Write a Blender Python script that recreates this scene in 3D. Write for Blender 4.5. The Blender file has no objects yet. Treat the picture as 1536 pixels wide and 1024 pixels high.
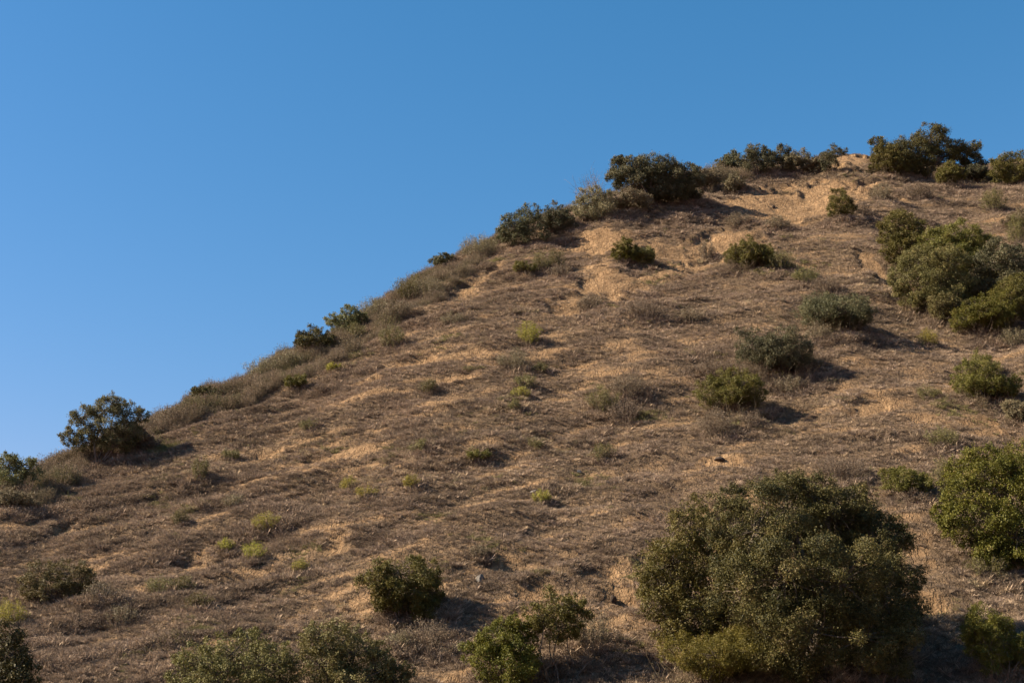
import bpy, math
import numpy as np
from mathutils import Vector

rng = np.random.default_rng(7)
C = bpy.context.scene.collection
F = 2133.0; CX, CY = 768.0, 512.0
PITCH = math.radians(15.4)
CAM = np.array([0.0, 0.0, 1.7])
FWD = np.array([0, math.cos(PITCH), math.sin(PITCH)])
UPV = np.array([0, -math.sin(PITCH), math.cos(PITCH)])
SKYK = ((1.69, 0.71), (0.95, 1.0), (1.0, 0.99))
SUN_EL, SUN_LEFT = 36.0, 93.0     # sun azimuth: degrees to the left of the view direction

# ------------------------------------------------------------------ noise
def _hash(i, j, k, s):
    h = (i * 374761393 + j * 668265263 + k * 2147483647 + s * 974634777) & 0xFFFFFFFF
    h = ((h ^ (h >> 13)) * 1274126177) & 0xFFFFFFFF
    return (h ^ (h >> 16)) & 0xFFFFFFFF
_a = np.random.default_rng(3).normal(size=(256, 3)); _a /= np.linalg.norm(_a, axis=1)[:, None]
def noise3(x, y, z, s=0):
    xi, yi, zi = np.floor(x).astype(np.int64), np.floor(y).astype(np.int64), np.floor(z).astype(np.int64)
    fx, fy, fz = x - xi, y - yi, z - zi
    u = fx*fx*fx*(fx*(fx*6-15)+10); v = fy*fy*fy*(fy*(fy*6-15)+10); w = fz*fz*fz*(fz*(fz*6-15)+10)
    r = 0
    for a in (0, 1):
        for b in (0, 1):
            for c in (0, 1):
                g = _a[_hash(xi+a, yi+b, zi+c, s) & 255]
                d = g[..., 0]*(fx-a) + g[..., 1]*(fy-b) + g[..., 2]*(fz-c)
                r = r + d*(u if a else 1-u)*(v if b else 1-v)*(w if c else 1-w)
    return r*1.6
def fbm(x, y, z, o=4, s=0, g=0.5):
    r, a = 0, 1.0
    for k in range(o):
        r = r + a*noise3(x*2**k, y*2**k, z*2**k, s+k*17); a *= g
    return r
def sstep(a, b, x):
    t = np.clip((x-a)/(b-a), 0, 1); return t*t*(3-2*t)

# ------------------------------------------------------------------ the hill
def pdir(u, v):
    d = FWD + np.array([1, 0, 0])*(u-CX)/F + UPV*(CY-v)/F
    return d/np.linalg.norm(d)
# crest of the hill: (photo column, photo row, distance in metres)
CR = [(0,770,62),(60,755,64),(150,714,66),(215,682,68),(300,631,71),(430,569,75.5),(500,531,78),(600,465,82),
      (700,410,87),(760,378,90),(860,346,94),(920,314,97),(1000,298,101),(1075,288,104),(1130,274,106),
      (1210,267,109),(1262,253,111),(1310,257,112),(1360,264,114),(1450,276,116),(1536,264,118)]
_az, _te, _R = [], [], []
for u, v, R in CR:
    d = pdir(u, v); h = math.hypot(d[0], d[1])
    _az.append(math.atan2(d[0], d[1])); _te.append(d[2]/h); _R.append(R)
_az = [-1.2, -0.62]+_az+[0.7, 1.4]; _te = [0.01, 0.03]+_te+[0.33, 0.10]; _R = [60, 58]+_R+[118, 100]
_ag = np.linspace(-1.2, 1.4, 2601)
def _sm(v, w):
    a = np.interp(_ag, _az, v); k = np.exp(-.5*(np.arange(-4*w, 4*w+1)/w)**2); k /= k.sum()
    return np.convolve(np.pad(a, 4*w, 'edge'), k, 'valid')
_az, _te, _R = _ag, _sm(_te, 7), _sm(_R, 30)
R0 = 39.0
def crest(az):
    return np.interp(az, _az, _R), np.interp(az, _az, _te)
def base_h(x, y):
    az = np.arctan2(x, np.maximum(y, 1e-3)); az = np.where(y <= 0, np.sign(x)*1.6, az)
    r = np.hypot(x, y); R, te = crest(az)
    zc = R*te + 1.7 + 0.15                          # crest height above the valley floor
    t = (r-R0)/(R-R0)
    # integrate a slope profile: steady face, rounded shoulder, falling back side
    tt = np.linspace(-0.4, 3.2, 900)
    sl = np.interp(tt, [-0.4, -0.22, 0.0, 0.78, 1.0, 1.10, 1.3, 2.4, 2.8, 3.2], [0, 0, 0.95, 1.10, 0.56, -0.1, -0.6, -0.6, 0, 0])
    S = np.cumsum(sl)*(tt[1]-tt[0]); S -= np.interp(0, tt, S)
    S /= np.interp(1.0, tt, S)
    z = np.interp(t, tt, S)*zc + 1.1
    return np.maximum(z, -1.2), t
# rounded bulges and hollows given by photo column/row, radius (m), height (m)
def lean(x, z):
    # the streaks of soil and brush climb to the right on the left flank of the hill and level out on the right
    return z + 0.34*18*np.log1p(np.exp(-np.clip((x-14)/18, -30, 30)))
def height(x, y):
    z, t = base_h(x, y)
    m = sstep(26, 44, np.hypot(x, y))*(1-0.55*sstep(0.8, 1.0, t))
    n = 0.75*noise3(x/11+3, y/11, z*0+.3, 1) + 0.34*noise3(x/4.6, y/4.6+7, z/9, 5)
    # shallow rills running down the slope (along lines of steepest fall = roughly radial from the summit)
    px, py = x-34, y-128
    ang = np.arctan2(px, -py); rr = np.hypot(px, py)
    rill = noise3(ang*13+0.12*noise3(x/5, y/5, z*0, 9), rr/26, z*0+2.2, 21)
    n = n - 0.22*np.maximum(0, 0.32-np.abs(rill))/0.32*sstep(0, .3, noise3(x/14, y/14, z*0, 31)+.25)
    # terracettes along the contours
    zl = lean(x, z); w = noise3(x/5.2, y/5.2, zl*0.95, 41)
    n = n + 0.16*np.tanh(3*w)*(.5+.8*np.clip(noise3(x/8, y/8, z/4, 47)+.4, 0, 1.3)) + 0.09*np.tanh(2.5*noise3(x/2.6, y/2.6, zl*1.9, 43)) + 0.06*noise3(x/0.8, y/0.8, z*2.6, 44)
    return z + n*m, t
# graded grid: fine where the photograph looks
def axis(a, b, st, far):
    core = np.arange(a, b+1e-6, st); out = []; s, p = st*1.5, 0.0
    while p < far: p += s; s *= 1.22; out.append(p)
    out = np.array(out); return np.concatenate([a-out[::-1], core, b+out])
GX, GY = axis(-30, 48, 0.16, 1500), axis(33, 124, 0.16, 1500)
XX, YY = np.meshgrid(GX, GY)
ZZ, TT = height(XX, YY)
# worn/bare earth: (column, row, half width px, half height px, strength, tilt)
BARE = [(1185,304,66,40,2.2,8),(1142,302,30,28,1.6,0),(1215,318,30,22,1.6,0),(1285,236,40,16,3.0,3),(1270,230,50,12,2.5,3),(1300,252,30,12,1.4,10),(1235,247,18,10,1.3,-30),(1322,404,22,24,.9,10),(1075,368,56,26,1.3,15),(1030,385,66,22,1.0,10),
        (930,335,66,14,1.2,-12),(1060,322,44,14,.8,10),(860,350,56,13,1.0,-25),(905,430,62,14,1.1,-28),(850,462,28,12,1.0,-25),(985,350,50,12,.8,5),(960,410,50,10,.6,-5),(1010,365,30,12,.9,0),
        (700,432,60,9,.7,-38),(560,500,60,7,.2,-35),(610,548,50,9,.5,-15),(540,580,60,10,.5,-25),(880,345,60,14,.5,-15),
        (905,850,58,15,1.2,0),(925,890,42,20,1.2,20),(985,832,40,10,.8,0),(800,885,40,12,.7,0),(760,850,50,12,.5,0),(505,808,34,15,.6,-25),
        (1085,690,35,10,.9,8),(1305,605,40,12,.6,0),(1390,632,50,10,.6,5),(245,738,35,7,.7,-25),(190,800,35,8,.35,-25),
        (285,835,30,9,.6,-20),(130,855,22,9,.6,0),(440,890,45,9,.5,0),(90,790,30,7,.6,-25),(400,682,30,6,.6,-15),
        (1180,700,30,6,.4,0),(1460,640,50,10,.3,0),(1380,905,50,10,.6,0),(680,570,50,9,.4,-5),(850,550,60,9,.4,0),(1060,860,20,20,.4,0),
        (800,790,40,8,.3,0),(680,640,30,5,.4,0),(470,688,20,5,.8,-10)]
def project(x, y, z):
    d0, d1, d2 = x-CAM[0], y-CAM[1], z-CAM[2]
    w = np.maximum(d1*FWD[1]+d2*FWD[2], 0.1)
    return CX+F*d0/w, CY-F*(d1*UPV[1]+d2*UPV[2])/w
def hgt(x, y):
    ix = np.clip(np.searchsorted(GX, x)-1, 0, len(GX)-2); iy = np.clip(np.searchsorted(GY, y)-1, 0, len(GY)-2)
    fx = (x-GX[ix])/(GX[ix+1]-GX[ix]); fy = (y-GY[iy])/(GY[iy+1]-GY[iy])
    return (ZZ[iy, ix]*(1-fx)*(1-fy)+ZZ[iy, ix+1]*fx*(1-fy)+ZZ[iy+1, ix]*(1-fx)*fy+ZZ[iy+1, ix+1]*fx*fy)
def hit(u, v):
    for dv in range(0, 160, 2):
        d = pdir(u, v+dv); s = np.arange(20, 150, 0.05)
        p = CAM+s[:, None]*d
        b = p[:, 2] < hgt(p[:, 0], p[:, 1])
        if b.any():
            q = p[np.argmax(b)]; q[2] = hgt(q[0], q[1]); return q
    return CAM+60*pdir(u, v)
def cover_mask(x, y, z):
    z = lean(x, z)
    a = fbm(x/3.6, y/3.6, z/0.95, 3, 61); b = fbm(x/9, y/9, z/7, 2, 71); c = fbm(x/2.5, y/2.5, z/0.34, 2, 81)
    d = noise3(x/.5, y/.5, z/.2, 85)
    return 0.665 - 0.33*a - 0.17*b - 0.42*c - 0.18*d          # 1 = brush, 0 = bare soil
_bare = []
for (u, v, hw, hh, s, tl) in BARE:
    p = hit(u, v); _bare.append((p, hit(u+hw*0.8*math.cos(math.radians(tl)), v+hw*0.8*math.sin(math.radians(tl))), hh, s, hw))
def bare_amount(x, y, z):
    r = np.zeros_like(x)
    wob = 1.3*noise3(x/1.6, y/1.6, z/0.8, 91)+0.8*noise3(x/.5, y/.5, z/.35, 92)
    for p, q, hh, s, hw in _bare:
        ax = q-p; L = np.linalg.norm(ax[:2])/0.8; e = ax[:2]/(np.linalg.norm(ax[:2])+1e-6)
        m = np.hypot(p[1], p[0])/F; el = (p[2]-1.7)/np.hypot(p[0], p[1])
        W = hh*m/max(0.60-el, 0.22)
        dx, dy = x-p[0], y-p[1]
        k = (np.abs(x-p[0]) < 3*L+3) & (np.abs(y-p[1]) < 3*W+3*L)
        a = dx*e[0]+dy*e[1]; b = -dx*e[1]+dy*e[0]
        d = np.sqrt((a/L)**2+(b/W)**2)
        r = np.maximum(r, np.where(k, s*(1-sstep(0.45, 1.25, d+0.35*wob)), 0))
    return r
COV = np.clip(cover_mask(XX, YY, ZZ) - 0.55*bare_amount(XX, YY, ZZ), -0.2, 1.2)
# eroded faces of the bare scars sit a little deeper and rougher
BA = bare_amount(XX, YY, ZZ)
_rg = 1-np.abs(noise3(XX/1.9+1.3*noise3(XX/2.0, YY/2.0, ZZ/2.0, 57), YY/5.0, ZZ/3.5, 58))*3.4
ZZ = ZZ - 0.24*sstep(0.3, 0.6, BA) - 0.16*sstep(0.95, 1.25, BA) + np.minimum(BA, 1.3)*(0.07*fbm(XX/0.7, YY/1.4, ZZ/0.9, 3, 55) + 0.10*np.tanh(4*noise3(XX/3.1, YY/2.4, ZZ/1.1, 56)) - 0.12*np.clip(_rg, 0, 1)**1.3)
def lookup(A, x, y):
    ix = np.clip(np.searchsorted(GX, x)-1, 0, len(GX)-2); iy = np.clip(np.searchsorted(GY, y)-1, 0, len(GY)-2)
    return A[iy, ix]

# ------------------------------------------------------------------ mesh helpers
def mesh_np(name, V, Fc, attrs=None, smooth=False):
    V = np.asarray(V, np.float32); Fc = np.asarray(Fc, np.int32); n = Fc.shape[1]
    me = bpy.data.meshes.new(name)
    me.vertices.add(len(V)); me.vertices.foreach_set('co', V.ravel())
    me.loops.add(Fc.size); me.loops.foreach_set('vertex_index', Fc.ravel())
    me.polygons.add(len(Fc)); me.polygons.foreach_set('loop_start', np.arange(0, Fc.size, n, dtype=np.int32))
    me.polygons.foreach_set('loop_total', np.full(len(Fc), n, np.int32))
    if smooth: me.polygons.foreach_set('use_smooth', np.ones(len(Fc), bool))
    for k, (dom, arr) in (attrs or {}).items():
        a = me.attributes.new(k, 'FLOAT', dom); a.data.foreach_set('value', np.asarray(arr, np.float32).ravel())
    me.update(calc_edges=True); me.validate()
    return me
def link(name, me, mat=None, parent=None, **pr):
    o = bpy.data.objects.new(name, me); C.objects.link(o)
    if mat: me.materials.append(mat)
    if parent: o.parent = parent
    for k, v in pr.items(): o[k] = v
    return o

# ------------------------------------------------------------------ materials
def nmat(name):
    m = bpy.data.materials.new(name); m.use_nodes = True; nt = m.node_tree; nt.nodes.clear()
    out = nt.nodes.new('ShaderNodeOutputMaterial'); return m, nt, out
def N(nt, t, **k):
    n = nt.nodes.new(t)
    for a, b in k.items(): setattr(n, a, b)
    return n
def ramp(nt, fac, stops):
    r = N(nt, 'ShaderNodeValToRGB'); nt.links.new(fac, r.inputs[0])
    el = r.color_ramp.elements
    while len(el) < len(stops): el.new(0.5)
    for e, (p, c) in zip(el, stops):
        e.position = p; e.color = (*c, 1) if len(c) == 3 else c
    return r.outputs[0]
def mixc(nt, f, a, b, mode='MIX'):
    m = N(nt, 'ShaderNodeMix', data_type='RGBA', blend_type=mode)
    for s, v in ((m.inputs[0], f), (m.inputs[6], a), (m.inputs[7], b)):
        if hasattr(v, 'links'): nt.links.new(v, s)
        elif isinstance(v, (int, float)): s.default_value = v
        else: s.default_value = (*v, 1)
    return m.outputs[2]
def math_(nt, op, a, b=None):
    m = N(nt, 'ShaderNodeMath', operation=op)
    for s, v in ((m.inputs[0], a), (m.inputs[1], b)):
        if v is None: continue
        if hasattr(v, 'links'): nt.links.new(v, s)
        else: s.default_value = v
    return m.outputs[0]
def tnoise(nt, vec, scale, detail=4, rough=.55, sc3=None):
    if sc3:
        mp = N(nt, 'ShaderNodeMapping'); mp.inputs['Scale'].default_value = sc3
        nt.links.new(vec, mp.inputs[0]); vec = mp.outputs[0]
    n = N(nt, 'ShaderNodeTexNoise'); n.inputs['Scale'].default_value = scale
    n.inputs['Detail'].default_value = detail; n.inputs['Roughness'].default_value = rough
    nt.links.new(vec, n.inputs['Vector']); return n.outputs[0]

def hill_material():
    m, nt, out = nmat('hillside earth')
    P = N(nt, 'ShaderNodeNewGeometry').outputs['Position']
    cov = N(nt, 'ShaderNodeAttribute', attribute_name='cover').outputs['Fac']
    n1 = tnoise(nt, P, 1.0, 5, .6, (1.1, 1.1, 3.2)); n2 = tnoise(nt, P, 7.0, 5, .65); n3 = tnoise(nt, P, 0.18, 3, .5)
    n4 = tnoise(nt, P, 22.0, 3, .6)
    soil = ramp(nt, n2, [(0.3, (0.155, 0.089, 0.043)), (0.5, (0.285, 0.172, 0.086)), (0.7, (0.41, 0.27, 0.145))])
    soil = mixc(nt, math_(nt, 'MULTIPLY', n3, 0.5), soil, (0.26, 0.168, 0.09))
    litter = ramp(nt, n4, [(0.3, (0.078, 0.050, 0.029)), (0.5, (0.14, 0.094, 0.056)), (0.72, (0.23, 0.158, 0.094))])
    f = math_(nt, 'ADD', cov, math_(nt, 'MULTIPLY', math_(nt, 'SUBTRACT', n1, 0.5), 0.9))
    f = math_(nt, 'ADD', f, math_(nt, 'MULTIPLY', math_(nt, 'SUBTRACT', n2, 0.5), 0.5))
    mr = N(nt, 'ShaderNodeMapRange'); nt.links.new(f, mr.inputs[0]); mr.inputs[1].default_value = 0.24; mr.inputs[2].default_value = 0.66
    col = mixc(nt, mr.outputs[0], soil, litter)
    b = N(nt, 'ShaderNodeBsdfPrincipled'); nt.links.new(col, b.inputs['Base Color'])
    b.inputs['Roughness'].default_value = .95; b.inputs['Specular IOR Level'].default_value = .1
    n5 = tnoise(nt, P, 2.4, 4, .6, (1.6, .6, .8))
    crk = math_(nt, 'ABSOLUTE', math_(nt, 'SUBTRACT', n5, 0.5)); crk = math_(nt, 'MINIMUM', math_(nt, 'MULTIPLY', crk, 9.0), 0.6)
    hsum = math_(nt, 'ADD', math_(nt, 'ADD', math_(nt, 'MULTIPLY', n2, 0.6), math_(nt, 'MULTIPLY', n1, 0.7)), math_(nt, 'MULTIPLY', crk, 0.6))
    bp = N(nt, 'ShaderNodeBump'); bp.inputs['Strength'].default_value = 1.0; bp.inputs['Distance'].default_value = 0.30
    nt.links.new(hsum, bp.inputs['Height']); nt.links.new(bp.outputs[0], b.inputs['Normal'])
    nt.links.new(b.outputs[0], out.inputs[0]); return m

def leaf_material(name, ca, cb, trans=.25, seed=True):
    m, nt, out = nmat(name)
    t = N(nt, 'ShaderNodeAttribute', attribute_name='tint').outputs['Fac']
    dead = tuple(.45*c+.55*d for c, d in zip(cb, (.26, .165, .085)))
    col = ramp(nt, t, [(0, ca), (.82, cb), (1, dead)])
    if seed:
        oi = N(nt, 'ShaderNodeObjectInfo').outputs['Random']
        hs = N(nt, 'ShaderNodeHueSaturation'); nt.links.new(col, hs.inputs['Color'])
        nt.links.new(math_(nt, 'ADD', math_(nt, 'MULTIPLY', oi, 0.03), 0.485), hs.inputs['Hue'])
        nt.links.new(math_(nt, 'ADD', math_(nt, 'MULTIPLY', oi, 0.25), 0.88), hs.inputs['Value']); col = hs.outputs[0]
    b = N(nt, 'ShaderNodeBsdfPrincipled'); nt.links.new(col, b.inputs['Base Color'])
    b.inputs['Roughness'].default_value = .62; b.inputs['Specular IOR Level'].default_value = .25
    tr = N(nt, 'ShaderNodeBsdfTranslucent'); nt.links.new(col, tr.inputs[0])
    mx = N(nt, 'ShaderNodeMixShader'); mx.inputs[0].default_value = trans
    nt.links.new(b.outputs[0], mx.inputs[1]); nt.links.new(tr.outputs[0], mx.inputs[2])
    nt.links.new(mx.outputs[0], out.inputs[0]); return m
def instance_material(name, trans=.15):
    m, nt, out = nmat(name)
    t = N(nt, 'ShaderNodeAttribute', attribute_name='tint').outputs['Fac']
    c = N(nt, 'ShaderNodeAttribute', attribute_name='tuftcol', attribute_type='INSTANCER').outputs['Color']
    col = mixc(nt, 1.0, c, ramp(nt, t, [(0, (.62, .60, .58)), (1, (1.35, 1.33, 1.3))]), 'MULTIPLY')
    b = N(nt, 'ShaderNodeBsdfDiffuse'); nt.links.new(col, b.inputs[0])
    tr = N(nt, 'ShaderNodeBsdfTranslucent'); nt.links.new(col, tr.inputs[0])
    mx = N(nt, 'ShaderNodeMixShader'); mx.inputs[0].default_value = trans
    nt.links.new(b.outputs[0], mx.inputs[1]); nt.links.new(tr.outputs[0], mx.inputs[2])
    nt.links.new(mx.outputs[0], out.inputs[0]); return m
def bark_material(name, a, b_):
    m, nt, out = nmat(name)
    P = N(nt, 'ShaderNodeNewGeometry').outputs['Position']
    col = ramp(nt, tnoise(nt, P, 9, 4, .6, (1, 1, .3)), [(.3, a), (.7, b_)])
    b = N(nt, 'ShaderNodeBsdfPrincipled'); nt.links.new(col, b.inputs['Base Color']); b.inputs['Roughness'].default_value = .9
    b.inputs['Specular IOR Level'].default_value = .15
    nt.links.new(b.outputs[0], out.inputs[0]); return m
def rock_material(name, a, b_):
    m, nt, out = nmat(name)
    P = N(nt, 'ShaderNodeNewGeometry').outputs['Position']; n = tnoise(nt, P, 8, 6, .65)
    b = N(nt, 'ShaderNodeBsdfPrincipled'); nt.links.new(ramp(nt, n, [(.35, a), (.65, b_)]), b.inputs['Base Color'])
    b.inputs['Roughness'].default_value = .95
    bp = N(nt, 'ShaderNodeBump'); bp.inputs['Distance'].default_value = .05; nt.links.new(n, bp.inputs['Height']); nt.links.new(bp.outputs[0], b.inputs['Normal'])
    nt.links.new(b.outputs[0], out.inputs[0]); return m

HILLM = hill_material()
BARK = bark_material('grey brown bark', (.06, .045, .032), (.17, .13, .095))
TWIG = bark_material('pale dry twigs', (.12, .09, .065), (.26, .20, .15))
LM = {
 'oak':    leaf_material('dark oak leaves', (.022, .022, .004), (.118, .092, .022), .08),
 'oakgrey':leaf_material('grey green leaves', (.050, .050, .020), (.130, .118, .055), .15),
 'ridge':  leaf_material('ridge tree leaves', (.085, .088, .030), (.20, .185, .075), .25),
 'drab':   leaf_material('dusty olive leaves', (.078, .068, .018), (.170, .140, .045), .18),
 'olive':  leaf_material('olive leaves', (0.070, 0.065, 0.010), (0.158, 0.136, 0.028), .22),
 'green':  leaf_material('fresh green leaves', (0.069, 0.070, 0.007), (0.148, 0.136, 0.017), .25),
 'yellow': leaf_material('yellow green leaves', (.19, .175, .022), (.36, .31, .055), .32),
 'gold':   leaf_material('yellowish olive leaves', (0.089, 0.080, 0.009), (0.178, 0.149, 0.022), .25),
 'sage':   leaf_material('sage leaves', (.125, .106, .054), (.24, .195, .105), .2),
 'pale':   leaf_material('pale green leaves', (0.089, 0.082, 0.022), (0.191, 0.162, 0.054), .22),
 'brown':  leaf_material('dry brown foliage', (.115, .086, .048), (.22, .165, .098), .15),
}

# ------------------------------------------------------------------ foliage generators
def rsph(n, r=rng):
    v = r.normal(size=(n, 3)); return v/np.linalg.norm(v, axis=1)[:, None]
def leaf_quads(P, nrm, size, asp=0.55, r=rng):
    """one rhombic leaf per point, lying across nrm"""
    n = len(P); t = np.cross(nrm, rsph(n, r)); t /= np.linalg.norm(t, axis=1)[:, None]+1e-9
    b = np.cross(nrm, t); s = (size*r.uniform(.65, 1.35, n))[:, None]
    V = np.stack([P-t*s*.5, P+b*s*asp*.5, P+t*s*.5, P-b*s*asp*.5], 1).reshape(-1, 3)
    return V, np.arange(4*n).reshape(n, 4)
def tubes(paths, sides=5):
    """paths: list of (points Kx3, radii K) -> one quad mesh"""
    Vs, Fs, off = [], [], 0
    a = np.arange(sides)*2*math.pi/sides
    for P, R in paths:
        P = np.asarray(P, float); K = len(P)
        T = np.gradient(P, axis=0); T /= np.linalg.norm(T, axis=1)[:, None]+1e-9
        ref = np.where(np.abs(T[:, 2:3]) > .9, [[1., 0, 0]], [[0, 0, 1.]])
        A = np.cross(T, ref); A /= np.linalg.norm(A, axis=1)[:, None]+1e-9; B = np.cross(T, A)
        ring = P[:, None]+np.asarray(R)[:, None, None]*(A[:, None]*np.cos(a)[None, :, None]+B[:, None]*np.sin(a)[None, :, None])
        Vs.append(ring.reshape(-1, 3)); i = np.arange(K*sides).reshape(K, sides)+off; j = np.roll(i, -1, 1)
        Fs.append(np.stack([i[:-1], j[:-1], j[1:], i[1:]], -1).reshape(-1, 4)); off += K*sides
    return np.concatenate(Vs), np.concatenate(Fs)
def bend(a, b, r0, r1, k=7, wob=.08, sag=0.0, r=rng):
    a, b = np.asarray(a, float), np.asarray(b, float); t = np.linspace(0, 1, k)
    L = np.linalg.norm(b-a); P = a+(b-a)*t[:, None]
    w = r.normal(size=3)*wob*L; w2 = r.normal(size=3)*wob*.5*L
    P = P+w*np.sin(math.pi*t)[:, None]+w2*np.sin(2*math.pi*t)[:, None]
    P[:, 2] += sag*L*np.sin(math.pi*t)
    return P, r0+(r1-r0)*t**.8
def crown_lobes(lobes, leaf, dens, r, ragged=.35, inner=.25, sprig=9, up=.25, hole=-.36):
    """lobes: (cx,cy,cz,rx,ry,rz) -> leaves gathered in sprigs on clumps over each lobe; returns V,F,tint, clump centres"""
    LC = np.array([l[:3] for l in lobes]); LR = np.array([l[3:] for l in lobes])
    Pn, Nn, Tn, cl = [], [], [], []
    for li, (c, R) in enumerate(zip(LC, LR)):
        Rm = R.mean(); rc = np.clip(Rm*.30, .12, .50)
        nc = max(6, int(5.0*(Rm/rc)**2*.62))
        d = rsph(nc, r); cc = c+d*R*r.uniform(.58, 1.08, nc)[:, None]
        # drop clumps buried in another lobe
        keep = np.ones(nc, bool)
        for lj, (c2, R2) in enumerate(zip(LC, LR)):
            if lj != li: keep &= (((cc-c2)/R2)**2).sum(1) > .42
        q_ = cc/(rc*3.0)+r.uniform(0, 50); keep &= noise3(q_[:, 0], q_[:, 1], q_[:, 2]*.7, 401) > hole
        cc = cc[keep]; d = d[keep]
        if len(cc) == 0: continue
        cl.append(cc)
        rr = rc*r.uniform(.6, 1.3, len(cc))
        lightc = r.uniform(-.3, .3, len(cc))
        for k in range(len(cc)):
            ns = max(5, int(dens*4*math.pi*rr[k]**2/(leaf*leaf*.5)/sprig*.5))
            e = rsph(ns, r); e += d[k]*.45; e[:, 2] += up*.6; e /= np.linalg.norm(e, axis=1)[:, None]
            rad = rr[k]*(r.uniform(.35, 1, ns)**.5)*(1+ragged*r.normal(size=ns)*.7)
            sp = cc[k]+e*rad[:, None]*np.array([1, 1, .85])
            pts = np.repeat(sp, sprig, 0)+r.normal(size=(ns*sprig, 3))*leaf*.75
            nn = np.repeat(e, sprig, 0)*.8+rsph(ns*sprig, r)*.9; nn[:, 2] += up
            nn /= np.linalg.norm(nn, axis=1)[:, None]
            m = 7; L = rr[k]*r.uniform(.8, 1.45, 3); sd = d[k]+r.normal(size=(3, 3))*.5; sd[:, 2] += .35; sd /= np.linalg.norm(sd, axis=1)[:, None]
            tt = np.linspace(.45, 1, m)
            sh = (cc[k]+sd[:, None]*L[:, None, None]*tt[None, :, None]).reshape(-1, 3)
            sh = np.repeat(sh, 3, 0)+r.normal(size=(3*m*3, 3))*leaf*.5
            pts = np.concatenate([pts, sh]); nn = np.concatenate([nn, rsph(len(sh), r)])
            Pn.append(pts); Nn.append(nn); Tn.append(np.clip(.45+lightc[k]+r.normal(size=len(pts))*.22, 0, 1))
        if inner > 0:
            lf = leaf; ni = int(2.2*inner*Rm*Rm*4*math.pi/(lf*lf)); q = rsph(ni, r)*(r.uniform(.1, .72, ni)**.5)[:, None]*R+c
            Pn.append(q); Nn.append(rsph(ni, r)); Tn.append(np.clip(.4+r.normal(size=ni)*.2, 0, 1))
    P = np.concatenate(Pn); V, Fc = leaf_quads(P, np.concatenate(Nn), leaf*r.uniform(.7, 1.25, len(P)), .6, r)
    return V, Fc, np.concatenate(Tn), np.concatenate(cl)

FEET = []
def root(name, p, label, cat, group=None):
    o = bpy.data.objects.new(name, None); C.objects.link(o); o.location = p; o.empty_display_size = .3
    o['label'] = label; o['category'] = cat
    if group: o['group'] = group
    return o
def build_plant(name, p, lobes, kind, label, cat, leaf, dens=1.0, ragged=.27, trunk_r=.12, stems=1, seed=0, group=None, inner=.25,
                twigs=.5, mat2=None, hole=-.36, trunk_name='trunk', crown_name='crown', up=.25):
    r = np.random.default_rng(seed+1000)
    lobes = np.asarray(lobes, float).copy(); FEET.append((p[0], p[1], float(np.abs(lobes[:, 0]).max()+lobes[:, 3].min())*.9))
    # keep each lobe above the slope it stands on
    gz = hgt(p[0]+lobes[:, 0], p[1]+lobes[:, 1])-p[2]
    lobes[:, 2] = np.maximum(lobes[:, 2], gz+lobes[:, 5]*.25)
    V, Fc, T, cl = crown_lobes(lobes, leaf, dens, r, ragged, inner, up=up, hole=hole)
    g = hgt(p[0]+V[:, 0], p[1]+V[:, 1])-p[2]
    q = (V[:, 2]-g).reshape(-1, 4).min(1) > .02
    Fc = Fc[q]; T = T[q]
    used = np.zeros(len(V), bool); used[Fc.ravel()] = True; re_ = np.cumsum(used)-1; V = V[used]; Fc = re_[Fc]
    o = root(name, p, label, cat, group)
    link(crown_name, mesh_np(crown_name, V, Fc, {'tint': ('FACE', T)}), LM[kind], o)
    paths = []
    H = max(l[2] for l in lobes)
    feet = [np.array([0, 0, -.25]) + (np.array([*r.normal(size=2), 0])*trunk_r*1.4 if stems > 1 else 0) for _ in range(stems)]
    for i, f in enumerate(feet):
        f[2] += hgt(p[0]+f[0], p[1]+f[1])-p[2]
    forks = [f+np.array([*(r.normal(size=2)*.12*H), H*r.uniform(.25, .45)]) for f in feet]
    for f, k in zip(feet, forks): paths.append(bend(f, k, trunk_r, trunk_r*.7, 6, .05, 0, r))
    for l in lobes:
        c = l[:3]; s = int(np.argmin([np.linalg.norm(k[:2]-c[:2]) for k in forks])) if stems > 1 else 0
        tr = trunk_r*.5*np.clip(np.mean(l[3:])/max(.2, H*.3), .35, 1)
        paths.append(bend(forks[s], c, trunk_r*.65 if stems == 1 else trunk_r*.6, tr*.5, 7, .07, .05, r))
        near = cl[(((cl-c)/l[3:])**2).sum(1) < 1.3]
        for e in near[:max(3, int(len(near)*twigs))]:
            paths.append(bend(c+(e-c)*.05, c+(e-c)*.97, tr*.45, .008, 5, .08, 0, r))
    TV, TF = tubes(paths)
    link(trunk_name, mesh_np(trunk_name, TV, TF, None, True), BARK, o)
    return o
def scale_at(p): return float(np.dot(p-CAM, FWD))/F
def plant_px(u, v, lobes_px, kind, label, cat='tree', name='oak_tree', leaf=0.058, base_extra=0, **k):
    """lobes_px: (u, v, half width px, half height px, depth m); becomes ellipsoids of real size around the foot of the plant"""
    p = hit(u, v); s = scale_at(p); L = []; u, v = project(*p)
    for (a, b, hw, hh, dy) in lobes_px:
        rx, rz = hw*s, hh*s*1.02
        L.append(((a-u)*s, dy, (v-b)*s*1.03+dy*math.tan(math.radians(12)), rx, (rx*.95+rz*.05), rz))
    return build_plant(name, p, L, kind, label, cat, leaf, **k)
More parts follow.
